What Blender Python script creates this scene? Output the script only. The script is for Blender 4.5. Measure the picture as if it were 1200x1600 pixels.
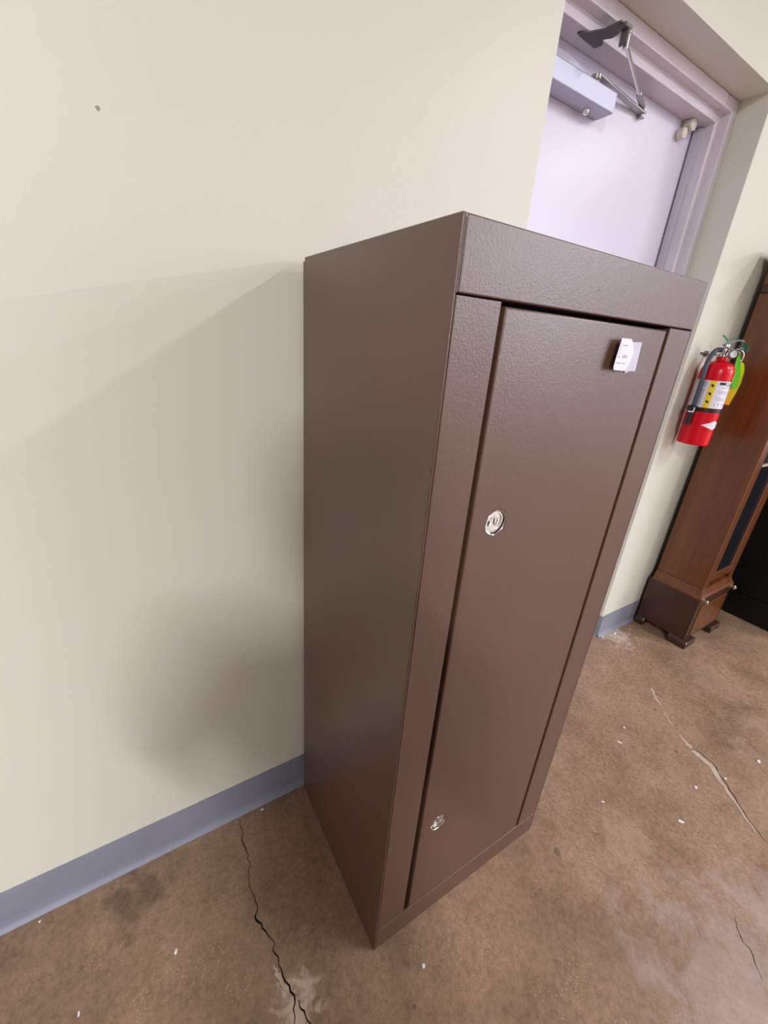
import bpy, bmesh, math, random
from mathutils import Vector, Matrix
from mathutils.geometry import delaunay_2d_cdt

for o in list(bpy.data.objects):
    bpy.data.objects.remove(o)
random.seed(7)
S = bpy.context.scene
COL = S.collection
PI = math.pi

# ------------------------------------------------------------------ camera
cam_d = bpy.data.cameras.new('camera')
cam = bpy.data.objects.new('camera', cam_d)
COL.objects.link(cam)
cam_d.sensor_fit = 'HORIZONTAL'
cam_d.sensor_width = 36.0
cam_d.lens = 652.18 / 1200.0 * 36.0
cam_d.clip_start = 0.01
R0 = (0.85106, -0.520057, 0.072369)       # camera right
R1 = (-0.142965, -0.362135, -0.921097)    # camera down
R2 = (0.50523, 0.773562, -0.382549)       # camera forward
M = Matrix.Identity(4)
for i in range(3):
    M[i][0] = R0[i]; M[i][1] = -R1[i]; M[i][2] = -R2[i]
M[0][3], M[1][3], M[2][3] = -0.31534, -0.83037, 1.27812
cam.matrix_world = M
S.camera = cam

# ------------------------------------------------------------------ world, light, exposure
world = bpy.data.worlds.new('world')
S.world = world
world.use_nodes = True
world.node_tree.nodes['Background'].inputs[0].default_value = (0.9, 0.92, 1.0, 1)
world.node_tree.nodes['Background'].inputs[1].default_value = 0.05
S.view_settings.view_transform = 'Standard'
S.view_settings.look = 'None'
S.view_settings.exposure = 0.12
S.view_settings.gamma = 1.0
S.view_settings.use_curve_mapping = False

CEIL = 3.06
def tube_row(x, y0, y1, power, width=0.14, color=(0.96, 0.97, 1.0)):
    """one row of ceiling fluorescent tubes running out from the wall"""
    d = bpy.data.lights.new('fluorescent_row', 'AREA')
    d.shape = 'RECTANGLE'
    d.size = width
    d.size_y = abs(y1 - y0)
    d.energy = power
    d.color = color
    o = bpy.data.objects.new('fluorescent_row', d)
    COL.objects.link(o)
    o.location = (x, (y0 + y1) / 2, CEIL - 0.06)
    return o
COOL = (0.90, 0.93, 1.08)
ROWS = [(3.75, -1.8, -2.9, 42), (2.35, -1.6, -2.9, 44),
        (6.3, -4.4, -8.2, 450, 0.14, COOL), (4.6, -4.4, -8.2, 90, 0.14, COOL), (2.4, -4.2, -8.2, 50),
        (-1.6, -2.75, -3.5, 150), (-3.9, -4.2, -6.2, 120)]
for r_ in ROWS:
    tube_row(*r_)

# ------------------------------------------------------------------ helpers: materials
def lin(r, g, b):
    f = lambda c: ((c / 255 + 0.055) / 1.055) ** 2.4 if c > 10 else c / 255 / 12.92
    return (f(r), f(g), f(b), 1)

class NT:
    def __init__(s, name):
        s.m = bpy.data.materials.new(name)
        s.m.use_nodes = True
        s.t = s.m.node_tree
        s.b = s.t.nodes['Principled BSDF']
        s.co = s.t.nodes.new('ShaderNodeTexCoord').outputs['Object']
    def n(s, kind, **kw):
        n = s.t.nodes.new(kind)
        for k, v in kw.items():
            setattr(n, k, v)
        return n
    def l(s, a, b):
        s.t.links.new(a, b)
    def noise(s, scale, detail=3, rough=0.5, co=None, dist=0):
        n = s.n('ShaderNodeTexNoise')
        n.inputs['Scale'].default_value = scale
        n.inputs['Detail'].default_value = detail
        n.inputs['Roughness'].default_value = rough
        n.inputs['Distortion'].default_value = dist
        s.l(co or s.co, n.inputs['Vector'])
        return n.outputs['Fac']
    def ramp(s, fac, stops):
        n = s.n('ShaderNodeValToRGB')
        e = n.color_ramp.elements
        while len(e) < len(stops):
            e.new(0.5)
        for i, (p, c) in enumerate(stops):
            e[i].position = p
            e[i].color = c if len(c) == 4 else (*c, 1)
        s.l(fac, n.inputs['Fac'])
        return n.outputs['Color']
    def math(s, op, a, b=None, clamp=False):
        n = s.n('ShaderNodeMath', operation=op, use_clamp=clamp)
        for i, v in enumerate((a, b)):
            if v is None: continue
            if isinstance(v, (int, float)): n.inputs[i].default_value = v
            else: s.l(v, n.inputs[i])
        return n.outputs[0]
    def mix(s, fac, a, b, blend='MIX'):
        n = s.n('ShaderNodeMix', data_type='RGBA', blend_type=blend)
        for i, v in ((0, fac), (6, a), (7, b)):
            if isinstance(v, (int, float)): n.inputs[i].default_value = v
            elif isinstance(v, tuple): n.inputs[i].default_value = v
            else: s.l(v, n.inputs[i])
        return n.outputs[2]
    def bump(s, h, strength, dist=0.002):
        n = s.n('ShaderNodeBump')
        n.inputs['Strength'].default_value = strength
        n.inputs['Distance'].default_value = dist
        s.l(h, n.inputs['Height'])
        s.l(n.outputs['Normal'], s.b.inputs['Normal'])

def plain(name, col, rough=0.5, metal=0.0, var=0.08, vscale=8, bump=0.0, bscale=300, coat=0.0, spec=0.5):
    t = NT(name)
    f = t.noise(vscale, 4)
    c2 = tuple(min(1, v * (1 + var)) for v in col[:3]) + (1,)
    c1 = tuple(v * (1 - var) for v in col[:3]) + (1,)
    t.l(t.ramp(f, [(0.3, c1), (0.7, c2)]), t.b.inputs['Base Color'])
    t.b.inputs['Roughness'].default_value = rough
    t.b.inputs['Metallic'].default_value = metal
    t.b.inputs['Specular IOR Level'].default_value = spec
    if coat:
        t.b.inputs['Coat Weight'].default_value = coat
        t.b.inputs['Coat Roughness'].default_value = 0.15
    if bump:
        t.bump(t.noise(bscale, 2), bump, 0.001)
    return t.m

def wall_material():
    t = NT('painted_wall')
    c = t.ramp(t.noise(1.3, 3), [(0.3, (0.66, 0.645, 0.55)), (0.7, (0.69, 0.675, 0.59))])
    # small dark nick in the paint
    d = t.n('ShaderNodeVectorMath', operation='DISTANCE')
    t.l(t.co, d.inputs[0]); d.inputs[1].default_value = (-0.2815, 0.0, 1.5356)
    nick = t.math('LESS_THAN', t.math('ADD', d.outputs['Value'], t.math('MULTIPLY', t.noise(400, 2), 0.006)), 0.0058)
    c = t.mix(nick, c, (0.3, 0.27, 0.2, 1))
    t.l(c, t.b.inputs['Base Color'])
    t.b.inputs['Roughness'].default_value = 0.42
    t.b.inputs['Specular IOR Level'].default_value = 0.4
    h = t.math('ADD', t.noise(160, 3), t.math('MULTIPLY', t.noise(9, 2), 0.8))
    t.bump(h, 0.12, 0.002)
    return t.m

def floor_material():
    t = NT('sealed_concrete')
    big = t.noise(2.2, 6, 0.6, dist=0.4)
    c = t.ramp(big, [(0.25, lin(114, 92, 74)), (0.5, lin(143, 117, 95)), (0.75, lin(160, 133, 111))])
    mid = t.noise(11, 5, 0.65)
    c = t.mix(0.5, c, t.ramp(mid, [(0.3, (0.30, 0.28, 0.25)), (0.55, (0.5, 0.5, 0.5)), (0.8, (0.62, 0.6, 0.58))]), 'OVERLAY')
    fine = t.noise(70, 9, 0.82, dist=0.5)
    c = t.mix(0.7, c, t.ramp(fine, [(0.33, (0.27, 0.26, 0.25)), (0.5, (0.5, 0.5, 0.5)), (0.68, (0.76, 0.75, 0.74))]), 'OVERLAY')
    # pale aggregate specks
    v = t.n('ShaderNodeTexVoronoi'); v.inputs['Scale'].default_value = 130
    v.inputs['Randomness'].default_value = 1
    t.l(t.co, v.inputs['Vector'])
    sp = t.math('LESS_THAN', v.outputs['Distance'], t.math('MULTIPLY', t.math('POWER', t.noise(9, 2), 3), 0.9))
    c = t.mix(t.math('MULTIPLY', sp, 0.30), c, lin(196, 170, 146))
    # dark spots
    v2 = t.n('ShaderNodeTexVoronoi'); v2.inputs['Scale'].default_value = 17
    t.l(t.co, v2.inputs['Vector'])
    sd = t.math('LESS_THAN', v2.outputs['Distance'], t.math('MULTIPLY', t.math('POWER', t.noise(7, 2), 5), 1.1))
    c = t.mix(t.math('MULTIPLY', sd, 0.45), c, lin(62, 46, 34))
    # worn, splashed and paler patches (cx, cy, radius, colour, amount, noise scale)
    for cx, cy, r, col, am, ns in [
            (0.66, -0.90, 0.30, lin(170, 152, 148), 0.40, 14),  # paler greyish patch, like the next one
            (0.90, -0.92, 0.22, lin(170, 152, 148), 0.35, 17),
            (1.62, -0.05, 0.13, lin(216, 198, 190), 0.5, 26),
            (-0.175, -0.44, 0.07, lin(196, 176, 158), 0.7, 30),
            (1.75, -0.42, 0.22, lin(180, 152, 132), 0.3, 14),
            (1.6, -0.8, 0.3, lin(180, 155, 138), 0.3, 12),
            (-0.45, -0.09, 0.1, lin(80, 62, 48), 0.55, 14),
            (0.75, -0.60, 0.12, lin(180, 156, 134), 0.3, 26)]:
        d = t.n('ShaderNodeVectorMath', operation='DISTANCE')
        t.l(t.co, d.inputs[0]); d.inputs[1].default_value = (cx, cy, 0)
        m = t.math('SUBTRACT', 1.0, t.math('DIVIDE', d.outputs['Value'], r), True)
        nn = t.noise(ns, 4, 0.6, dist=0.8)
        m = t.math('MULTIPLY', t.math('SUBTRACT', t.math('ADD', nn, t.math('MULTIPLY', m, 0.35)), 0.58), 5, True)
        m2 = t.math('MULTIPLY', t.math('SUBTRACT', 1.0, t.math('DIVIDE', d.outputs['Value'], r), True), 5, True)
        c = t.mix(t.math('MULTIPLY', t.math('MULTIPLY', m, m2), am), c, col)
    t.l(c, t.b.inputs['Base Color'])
    rr = t.ramp(mid, [(0.3, (0.30, 0.30, 0.30)), (0.7, (0.5, 0.5, 0.5))])
    t.l(rr, t.b.inputs['Roughness'])
    t.b.inputs['Specular IOR Level'].default_value = 0.35
    t.bump(t.math('ADD', fine, t.math('MULTIPLY', mid, 1.5)), 0.25, 0.002)
    return t.m

def steel_material():
    """brown wrinkle-textured enamel with light scratches near the floor"""
    t = NT('brown_textured_enamel')
    c = t.ramp(t.noise(2.5, 4), [(0.3, (0.096, 0.046, 0.029)), (0.7, (0.106, 0.052, 0.034))])
    mp = t.n('ShaderNodeMapping'); mp.inputs['Scale'].default_value = (60, 60, 9)
    t.l(t.co, mp.inputs['Vector'])
    s_ = t.noise(1.0, 3, 0.6, co=mp.outputs['Vector'])
    near = None
    for p, r in [((0.0, 0.236, 0.28), 0.06), ((0.0, 0.30, 0.26), 0.06), ((0.23, 0.0, 0.5277), 0.02)]:
        d = t.n('ShaderNodeVectorMath', operation='DISTANCE')
        t.l(t.co, d.inputs[0]); d.inputs[1].default_value = p
        k = t.math('SUBTRACT', 1.0, t.math('DIVIDE', d.outputs['Value'], r), True)
        near = k if near is None else t.math('ADD', near, k)
    sc = t.math('MULTIPLY', t.math('MULTIPLY', t.math('SUBTRACT', s_, 0.62), 12, True), near, True)
    c = t.mix(t.math('MULTIPLY', sc, 0.8), c, lin(190, 172, 160))
    t.l(c, t.b.inputs['Base Color'])
    t.b.inputs['Roughness'].default_value = 0.37
    t.b.inputs['Specular IOR Level'].default_value = 0.95
    v = t.n('ShaderNodeTexVoronoi', feature='SMOOTH_F1'); v.inputs['Scale'].default_value = 330
    t.l(t.co, v.inputs['Vector'])
    t.bump(t.math('ADD', v.outputs['Distance'], t.noise(600, 2)), 0.22, 0.0009)
    return t.m

def wood_material(name, a, b, rough=0.3):
    t = NT(name)
    mp = t.n('ShaderNodeMapping'); mp.inputs['Scale'].default_value = (22, 22, 1.6)
    t.l(t.co, mp.inputs['Vector'])
    f = t.noise(1.6, 6, 0.6, co=mp.outputs['Vector'], dist=0.6)
    t.l(t.ramp(f, [(0.3, a), (0.72, b)]), t.b.inputs['Base Color'])
    t.b.inputs['Roughness'].default_value = rough
    t.b.inputs['Coat Weight'].default_value = 0.3
    t.b.inputs['Coat Roughness'].default_value = 0.2
    t.bump(f, 0.05, 0.001)
    return t.m

MAT = dict(
    wall=wall_material(), floor=floor_material(), steel=steel_material(),
    ceiling=plain('ceiling_tile_white', (0.45, 0.44, 0.43), 0.85, bump=0.2, bscale=90),
    otherwall=plain('distant_wall_paint', (0.52, 0.51, 0.50), 0.7),
    base=plain('slate_vinyl', lin(128, 129, 143), 0.42, var=0.05),
    doorpaint=plain('lavender_white_door_paint', (0.66, 0.63, 0.76), 0.30, var=0.02, vscale=3, bump=0.03, bscale=40),
    framepaint=plain('white_frame_paint', (0.66, 0.61, 0.68), 0.36, var=0.05, vscale=6, bump=0.06, bscale=60),
    silver=plain('silver_painted_metal', (0.50, 0.50, 0.62), 0.45, 0.3, var=0.04),
    greymetal=plain('grey_cast_metal', (0.14, 0.135, 0.135), 0.5, 0.5, var=0.1, vscale=40),
    steelgrey=plain('brushed_grey_steel', (0.42, 0.40, 0.40), 0.35, 0.8, var=0.1, vscale=60),
    chrome=plain('chrome', (0.80, 0.79, 0.77), 0.16, 1.0, var=0.03),
    bumperm=plain('ivory_plastic', (0.60, 0.55, 0.50), 0.4, var=0.1),
    rubber=plain('grey_weather_strip', (0.58, 0.56, 0.64), 0.5),
    dark=plain('black_recess', (0.012, 0.010, 0.010), 0.7, var=0.3),
    hinge=plain('dark_hinge_steel', (0.012, 0.009, 0.008), 0.5, 0.2, var=0.25, vscale=120),
    paper=plain('white_paper', (0.80, 0.79, 0.86), 0.6, var=0.02),
    backing=plain('label_backing_paper', (0.58, 0.57, 0.68), 0.5, var=0.05, vscale=60),
    ink=plain('grey_print', (0.36, 0.35, 0.42), 0.7, var=0.2, vscale=600),
    red=plain('red_enamel', (0.62, 0.003, 0.013), 0.25, var=0.05, coat=0.0, spec=0.3),
    label=plain('label_white', (0.74, 0.72, 0.82), 0.4, var=0.03),
    labelgrey=plain('label_grey_print', (0.40, 0.38, 0.46), 0.5, var=0.2, vscale=500),
    yellow=plain('label_yellow', (0.85, 0.62, 0.03), 0.4, var=0.05),
    black=plain('black_print', (0.02, 0.018, 0.02), 0.45, var=0.2),
    hose=plain('dark_grey_hose_rubber', (0.055, 0.06, 0.085), 0.4, var=0.1),
    blackplastic=plain('black_plastic', (0.012, 0.011, 0.013), 0.35, var=0.2),
    green=plain('green_plastic', (0.01, 0.30, 0.14), 0.3, var=0.15),
    dgreen=plain('dark_green_plastic', (0.002, 0.045, 0.022), 0.35, var=0.2),
    lime=plain('lime_card', (0.16, 0.72, 0.03), 0.5, var=0.12, vscale=20),
    wood=wood_material('reddish_brown_wood', lin(84, 43, 14), lin(110, 61, 22)),
    wooddark=wood_material('dark_brown_wood', lin(46, 24, 13), lin(62, 33, 19), 0.35),
    glass=plain('dark_glass', (0.01, 0.011, 0.014), 0.06, var=0.1, spec=0.6),
    ebony=plain('black_lacquer', (0.004, 0.004, 0.004), 0.4, var=0.2, spec=0.25),
    brass=plain('antique_brass', (0.36, 0.26, 0.2), 0.25, 0.8, var=0.1),
    crackdirt=plain('crack_dirt', (0.055, 0.041, 0.030), 0.95, var=0.4, vscale=80),
    filler=plain('pale_filler_and_glint', lin(176, 158, 142), 0.8, var=0.15, vscale=60, bump=0.3, bscale=200),
    plaster=plain('white_plaster_chip', (0.74, 0.70, 0.70), 0.8, var=0.1, vscale=100),
)
# two-tone inspection card: yellow shading into orange at its foot
def card_material():
    t = NT('yellow_orange_card')
    sp = t.n('ShaderNodeSeparateXYZ'); t.l(t.co, sp.inputs[0])
    f = t.math('ADD', t.math('MULTIPLY', sp.outputs[2], 9), t.math('MULTIPLY', sp.outputs[0], 6))
    f = t.math('SUBTRACT', f, 1.9, True)
    t.l(t.ramp(f, [(0.0, (0.83, 0.42, 0.01)), (0.45, (0.80, 0.62, 0.02)), (1.0, (0.72, 0.80, 0.0))]), t.b.inputs['Base Color'])
    t.b.inputs['Roughness'].default_value = 0.5
    return t.m
MAT['card'] = card_material()

# ------------------------------------------------------------------ helpers: geometry
class MB:
    def __init__(s):
        s.v = []; s.f = []
    def add(s, vs, fs):
        k = len(s.v); s.v += [tuple(v) for v in vs]; s.f += [tuple(i + k for i in f) for f in fs]; return s
    def box(s, x0, x1, y0, y1, z0, z1):
        vs = [(x, y, z) for z in (z0, z1) for y in (y0, y1) for x in (x0, x1)]
        return s.add(vs, [(0, 2, 3, 1), (4, 5, 7, 6), (0, 1, 5, 4), (2, 6, 7, 3), (0, 4, 6, 2), (1, 3, 7, 5)])
    def prism(s, pts, axis, a, b):
        """polygon pts (two coordinates) pushed from a to b along an axis"""
        def mk(p, t):
            return {'x': (t, p[0], p[1]), 'y': (p[0], t, p[1]), 'z': (p[0], p[1], t)}[axis]
        n = len(pts)
        vs = [mk(p, a) for p in pts] + [mk(p, b) for p in pts]
        fs = [tuple(range(n)), tuple(range(2 * n - 1, n - 1, -1))]
        fs += [(i, i + n, (i + 1) % n + n, (i + 1) % n) for i in range(n)]
        return s.add(vs, fs)
    def lathe(s, prof, seg=32, org=(0, 0, 0), axis=(0, 0, 1), caps=True):
        q = Vector((0, 0, 1)).rotation_difference(Vector(axis))
        vs = []; fs = []
        for r, z in prof:
            for k in range(seg):
                a = 2 * PI * k / seg
                vs.append(Vector(org) + q @ Vector((r * math.cos(a), r * math.sin(a), z)))
        for j in range(len(prof) - 1):
            for k in range(seg):
                fs.append((j * seg + k, j * seg + (k + 1) % seg, (j + 1) * seg + (k + 1) % seg, (j + 1) * seg + k))
        if caps:
            fs.append(tuple(range(seg))[::-1]); fs.append(tuple((len(prof) - 1) * seg + k for k in range(seg)))
        return s.add(vs, fs)
    def tube(s, pts, rad, seg=10, flat=1.0):
        pts = [Vector(p) for p in pts]
        rads = rad if isinstance(rad, (list, tuple)) else [rad] * len(pts)
        vs = []; fs = []
        up = Vector((0.13, 0.21, 0.97)).normalized()
        prev = None
        for i, p in enumerate(pts):
            t = (pts[min(i + 1, len(pts) - 1)] - pts[max(i - 1, 0)]).normalized()
            if prev is None:
                n = t.orthogonal().normalized() if abs(t.dot(up)) > 0.95 else (up - t * up.dot(t)).normalized()
            else:
                n = (prev - t * prev.dot(t)).normalized()
            prev = n
            b = t.cross(n)
            for k in range(seg):
                a = 2 * PI * k / seg
                vs.append(p + (n * math.cos(a) + b * math.sin(a) * flat) * rads[i])
        for j in range(len(pts) - 1):
            for k in range(seg):
                fs.append((j * seg + k, j * seg + (k + 1) % seg, (j + 1) * seg + (k + 1) % seg, (j + 1) * seg + k))
        fs.append(tuple(range(seg))[::-1]); fs.append(tuple((len(pts) - 1) * seg + k for k in range(seg)))
        return s.add(vs, fs)
    def build(s, name, mat, parent=None, bevel=0.0, smooth=False, seg=2, hard=False):
        me = bpy.data.meshes.new(name)
        me.from_pydata(s.v, [], s.f)
        bm = bmesh.new(); bm.from_mesh(me)
        bmesh.ops.recalc_face_normals(bm, faces=bm.faces)
        bm.to_mesh(me); bm.free()
        me.materials.append(MAT[mat])
        if smooth:
            me.polygons.foreach_set('use_smooth', [True] * len(me.polygons))
            me.set_sharp_from_angle(angle=math.radians(40))
        o = bpy.data.objects.new(name, me)
        COL.objects.link(o)
        if parent is not None:
            o.parent = parent
        if bevel:
            b = o.modifiers.new('bevel', 'BEVEL')
            b.width = bevel; b.segments = seg; b.limit_method = 'ANGLE'; b.angle_limit = math.radians(35)
            if hard:
                me.polygons.foreach_set('use_smooth', [True] * len(me.polygons)); b.harden_normals = True
        return o

def smooth_path(pts, n=8):
    """Catmull-Rom through points"""
    P = [Vector(p) for p in pts]; P = [P[0] * 2 - P[1]] + P + [P[-1] * 2 - P[-2]]
    out = []
    for i in range(1, len(P) - 2):
        for k in range(n):
            t = k / n
            a, b, c, d = P[i - 1:i + 3]
            out.append(0.5 * ((2 * b) + (c - a) * t + (2 * a - 5 * b + 4 * c - d) * t * t + (3 * b - a - 3 * c + d) * t ** 3))
    out.append(P[-2])
    return out

def cdt_plate(outer, holes):
    """triangulated plate (2-D): outer polygon minus holes -> verts, faces"""
    vs = [Vector(p) for p in outer]; es = [(i, (i + 1) % len(outer)) for i in range(len(outer))]
    for h in holes:
        k = len(vs); vs += [Vector(p) for p in h]
        es += [(k + i, k + (i + 1) % len(h)) for i in range(len(h))]
    ov, oe, of, *_ = delaunay_2d_cdt(vs, es, [], 1, 1e-6)
    def inside(p, poly):
        c = False; j = len(poly) - 1
        for i in range(len(poly)):
            a, b = poly[i], poly[j]
            if (a[1] > p[1]) != (b[1] > p[1]) and p[0] < (b[0] - a[0]) * (p[1] - a[1]) / (b[1] - a[1]) + a[0]:
                c = not c
            j = i
        return c
    faces = []
    for f in of:
        cx = sum(ov[i][0] for i in f) / len(f); cy = sum(ov[i][1] for i in f) / len(f)
        if not any(inside((cx, cy), h) for h in holes):
            faces.append(tuple(f))
    return [tuple(v) for v in ov], faces

def tag(o, label, cat, group=None):
    o['label'] = label; o['category'] = cat
    if group: o['group'] = group
    return o
def struct(o):
    o['kind'] = 'structure'; return o
def empty(name, loc=(0, 0, 0), rz=0.0):
    o = bpy.data.objects.new(name, None)
    o.empty_display_size = 0.1
    COL.objects.link(o); o.location = loc; o.rotation_euler = (0, 0, rz)
    return o

# ------------------------------------------------------------------ the room
X1, X2, ZS = 0.565, 1.5295, 2.0628      # door recess in the wall
XL, XR, YF = -4.5, 7.5, -8.5
WT = 0.30
w = MB()
w.box(XL, X1, 0, WT, 0, CEIL); w.box(X2, XR, 0, WT, 0, CEIL); w.box(X1, X2, 0, WT, ZS, CEIL)
struct(w.build('wall_back', 'wall'))
struct(MB().box(XL - 0.1, XL, YF, WT, 0, CEIL).build('wall_left', 'otherwall'))
struct(MB().box(XR, XR + 0.1, YF, WT, 0, CEIL).build('wall_right', 'otherwall'))
struct(MB().box(XL, XR, YF - 0.1, YF, 0, CEIL).build('wall_front', 'otherwall'))
struct(MB().box(XL, XR, YF, WT, CEIL, CEIL + 0.1).build('ceiling', 'ceiling'))

# floor slab with real cracks
def band(pts, widths, jitter=0.25):
    L = []; Rr = []
    for i, p in enumerate(pts):
        a = Vector(pts[max(i - 1, 0)]); b = Vector(pts[min(i + 1, len(pts) - 1)])
        t = (b - a).normalized(); n = Vector((-t.y, t.x))
        wd = widths[i] * 0.5
        L.append(tuple(Vector(p) + n * wd * (1 + random.uniform(-jitter, jitter))))
        Rr.append(tuple(Vector(p) - n * wd * (1 + random.uniform(-jitter, jitter))))
    return L + Rr[::-1]
def rough_line(pts, n=3, amp=0.0025):
    out = []
    for i in range(len(pts) - 1):
        a = Vector(pts[i]); b = Vector(pts[i + 1]); t = (b - a).normalized(); m = Vector((-t.y, t.x))
        for k in range(n):
            q = a.lerp(b, k / n)
            if k: q = q + m * random.uniform(-amp, amp)
            out.append(tuple(q))
    out.append(tuple(pts[-1]))
    return out
crack_a = [(-0.1901, -0.0221), (-0.1917, -0.0497), (-0.1972, -0.0918), (-0.1929, -0.1201), (-0.1951, -0.1471), (-0.2064, -0.1771),
           (-0.203, -0.2165), (-0.2063, -0.2501), (-0.2128, -0.2627), (-0.2043, -0.2848), (-0.1914, -0.3153), (-0.1926, -0.3418),
           (-0.1887, -0.3734), (-0.1827, -0.4049), (-0.1805, -0.4337), (-0.1922, -0.4615), (-0.19, -0.55), (-0.21, -0.7), (-0.19, -0.9)]
wa = [0.0016, 0.0024, 0.004, 0.003, 0.0022, 0.0018, 0.0022, 0.0032, 0.007, 0.0045, 0.0024, 0.004, 0.003, 0.005, 0.004, 0.003, 0.003, 0.003, 0.001]
crack_b = [(-0.1725, -0.4347), (-0.1690, -0.4549), (-0.1648, -0.4769), (-0.15, -0.56), (-0.16, -0.66)]
wb = [0.003, 0.004, 0.003, 0.002, 0.001]
crack_c = [(1.2757, -0.5457), (1.272, -0.58), (1.2665, -0.6192), (1.2362, -0.6524), (1.205, -0.692), (1.168, -0.7404), (1.1316, -0.7936), (1.1178, -0.8212), (1.04, -0.94), (0.97, -1.1)]
wc = [0.0012, 0.004, 0.0035, 0.005, 0.0045, 0.003, 0.003, 0.0028, 0.002, 0.001]
crack_d = [(0.823, -0.845), (0.79, -0.87), (0.775, -0.90), (0.74, -0.93)]
wd_ = [0.0012, 0.003, 0.003, 0.001]
polys = []
for pts, ws in ((crack_a, wa), (crack_b, wb), (crack_c, wc), (crack_d, wd_)):
    rp = rough_line(pts, 3, 0.0042)
    ws = [v * 0.72 for v in ws]
    rw = []
    for i in range(len(ws) - 1):
        rw += [ws[i] + (ws[i + 1] - ws[i]) * k / 3 for k in range(3)]
    rw.append(ws[-1])
    polys.append(band(rp, rw))
ov, of = cdt_plate([(XL, YF), (XR, YF), (XR, WT), (XL, WT)], polys)
fl = MB()
fl.add([(x, y, 0) for x, y in ov], of)
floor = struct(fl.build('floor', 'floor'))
for p in polys:                       # groove walls and dirt-filled bottom of each crack
    g = MB(); n = len(p)
    g.add([(x, y, 0) for x, y in p] + [(x, y, -0.009) for x, y in p],
          [(i, (i + 1) % n, (i + 1) % n + n, i + n) for i in range(n)])
    h = n // 2
    for i in range(h - 1):
        g.f.append((n + i, n + i + 1, n + (n - 2 - i), n + (n - 1 - i)))
    g.build('crack', 'crackdirt', floor)
def filler(pts, ws):
    rp = rough_line(pts, 3, 0.003)
    rw = []
    for i in range(len(ws) - 1):
        rw += [ws[i] + (ws[i + 1] - ws[i]) * k / 3 for k in range(3)]
    rw.append(ws[-1])
    MB().prism(band(rp, rw, 0.45), 'z', 0.0001, 0.0012).build('crack_filler', 'filler', floor)
filler([(1.4292, -0.3218), (1.41, -0.343), (1.3867, -0.3646), (1.365, -0.392)], [0.006, 0.012, 0.010, 0.004])
filler([(1.345, -0.415), (1.3194, -0.4447), (1.305, -0.468)], [0.004, 0.007, 0.004])
filler([(1.2844, -0.5026), (1.273, -0.53), (1.262, -0.552)], [0.006, 0.014, 0.010])
filler([(1.256, -0.558), (1.254, -0.585), (1.251, -0.618), (1.222, -0.650), (1.192, -0.690), (1.158, -0.738), (1.122, -0.790)], [0.014, 0.02, 0.022, 0.018, 0.010, 0.005, 0.004])
filler([(-0.2005, -0.358), (-0.2000, -0.374), (-0.1945, -0.395), (-0.1885, -0.408)], [0.004, 0.008, 0.008, 0.005])

# vinyl cove baseboards
HB = 0.115
def cove(pts_fn, name):
    prof = [(0.0, HB), (0.0022, HB), (0.003, HB - 0.002), (0.0034, 0.026), (0.0045, 0.014), (0.0085, 0.006), (0.0145, 0.0022), (0.0155, 0.0004), (0.0, 0.0004)]
    m = MB(); n = len(prof)
    rows = [pts_fn(d, z) for d, z in prof]        # each: list of points along the run
    k = len(rows[0])
    vs = [rows[j][i] for j in range(n) for i in range(k)]
    fs = [(j * k + i, j * k + i + 1, ((j + 1) % n) * k + i + 1, ((j + 1) % n) * k + i) for j in range(n) for i in range(k - 1)]
    fs += [tuple(j * k for j in range(n)), tuple(j * k + k - 1 for j in range(n))]
    m.add(vs, fs)
    return struct(m.build(name, 'base', smooth=True))
cove(lambda d, z: [(XL, -d, z), (X1 - 0.004, -d, z)], 'baseboard_left')
cove(lambda d, z: [(X2 + 0.004, -d - 0.0015, z), (XR, -d - 0.0015, z)], 'baseboard_right')
cove(lambda d, z: [(X2 - d, -0.001, z), (X2 - d, 0.088, z)], 'baseboard_recess')

# door frame: two jambs that carry the corners, and the head between them
def frame_piece(path_fn, name, parent):
    prof = [(0.0, 0.090), (0.033, 0.090), (0.033, 0.118), (0.058, 0.118), (0.058, 0.26), (0.0, 0.26)]
    rows = [path_fn(o) for o, y in prof]
    k = len(rows[0]); n = len(prof)
    vs = [(rows[j][i][0], prof[j][1], rows[j][i][1]) for j in range(n) for i in range(k)]
    fs = [(j * k + i, j * k + i + 1, ((j + 1) % n) * k + i + 1, ((j + 1) % n) * k + i) for j in range(n) for i in range(k - 1)]
    fs += [tuple(j * k for j in range(n)), tuple(j * k + k - 1 for j in range(n))]
    return MB().add(vs, fs).build(name, 'framepaint', parent, bevel=0.0025)
frame = struct(empty('trim_1', (0, 0, 0)))
frame_piece(lambda o: [(X2 - o - 0.0005, 0.0), (X2 - o - 0.0005, ZS - o - 0.0015), (X2 - 0.078, ZS - o - 0.0015)], 'jamb', frame)
frame_piece(lambda o: [(X1 + o + 0.0005, 0.0), (X1 + o + 0.0005, ZS - o - 0.0015), (X1 + 0.078, ZS - o - 0.0015)], 'jamb', frame)
frame_piece(lambda o: [(X1 + 0.0795, ZS - o - 0.001), (X2 - 0.0795, ZS - o - 0.001)], 'head', frame)
MB().box(X2 - 0.0655, X2 - 0.0585, 0.152, 0.174, 0, 2.0).build('weather_strip', 'rubber', frame, bevel=0.001)
MB().box(X1 + 0.0585, X1 + 0.0655, 0.152, 0.174, 0, 2.0).build('weather_strip', 'rubber', frame, bevel=0.001)
MB().box(X2 - 0.0675, X2 - 0.0645, 0.1742, 0.1765, 0, 2.0).build('strip_lip', 'label', frame)
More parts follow.
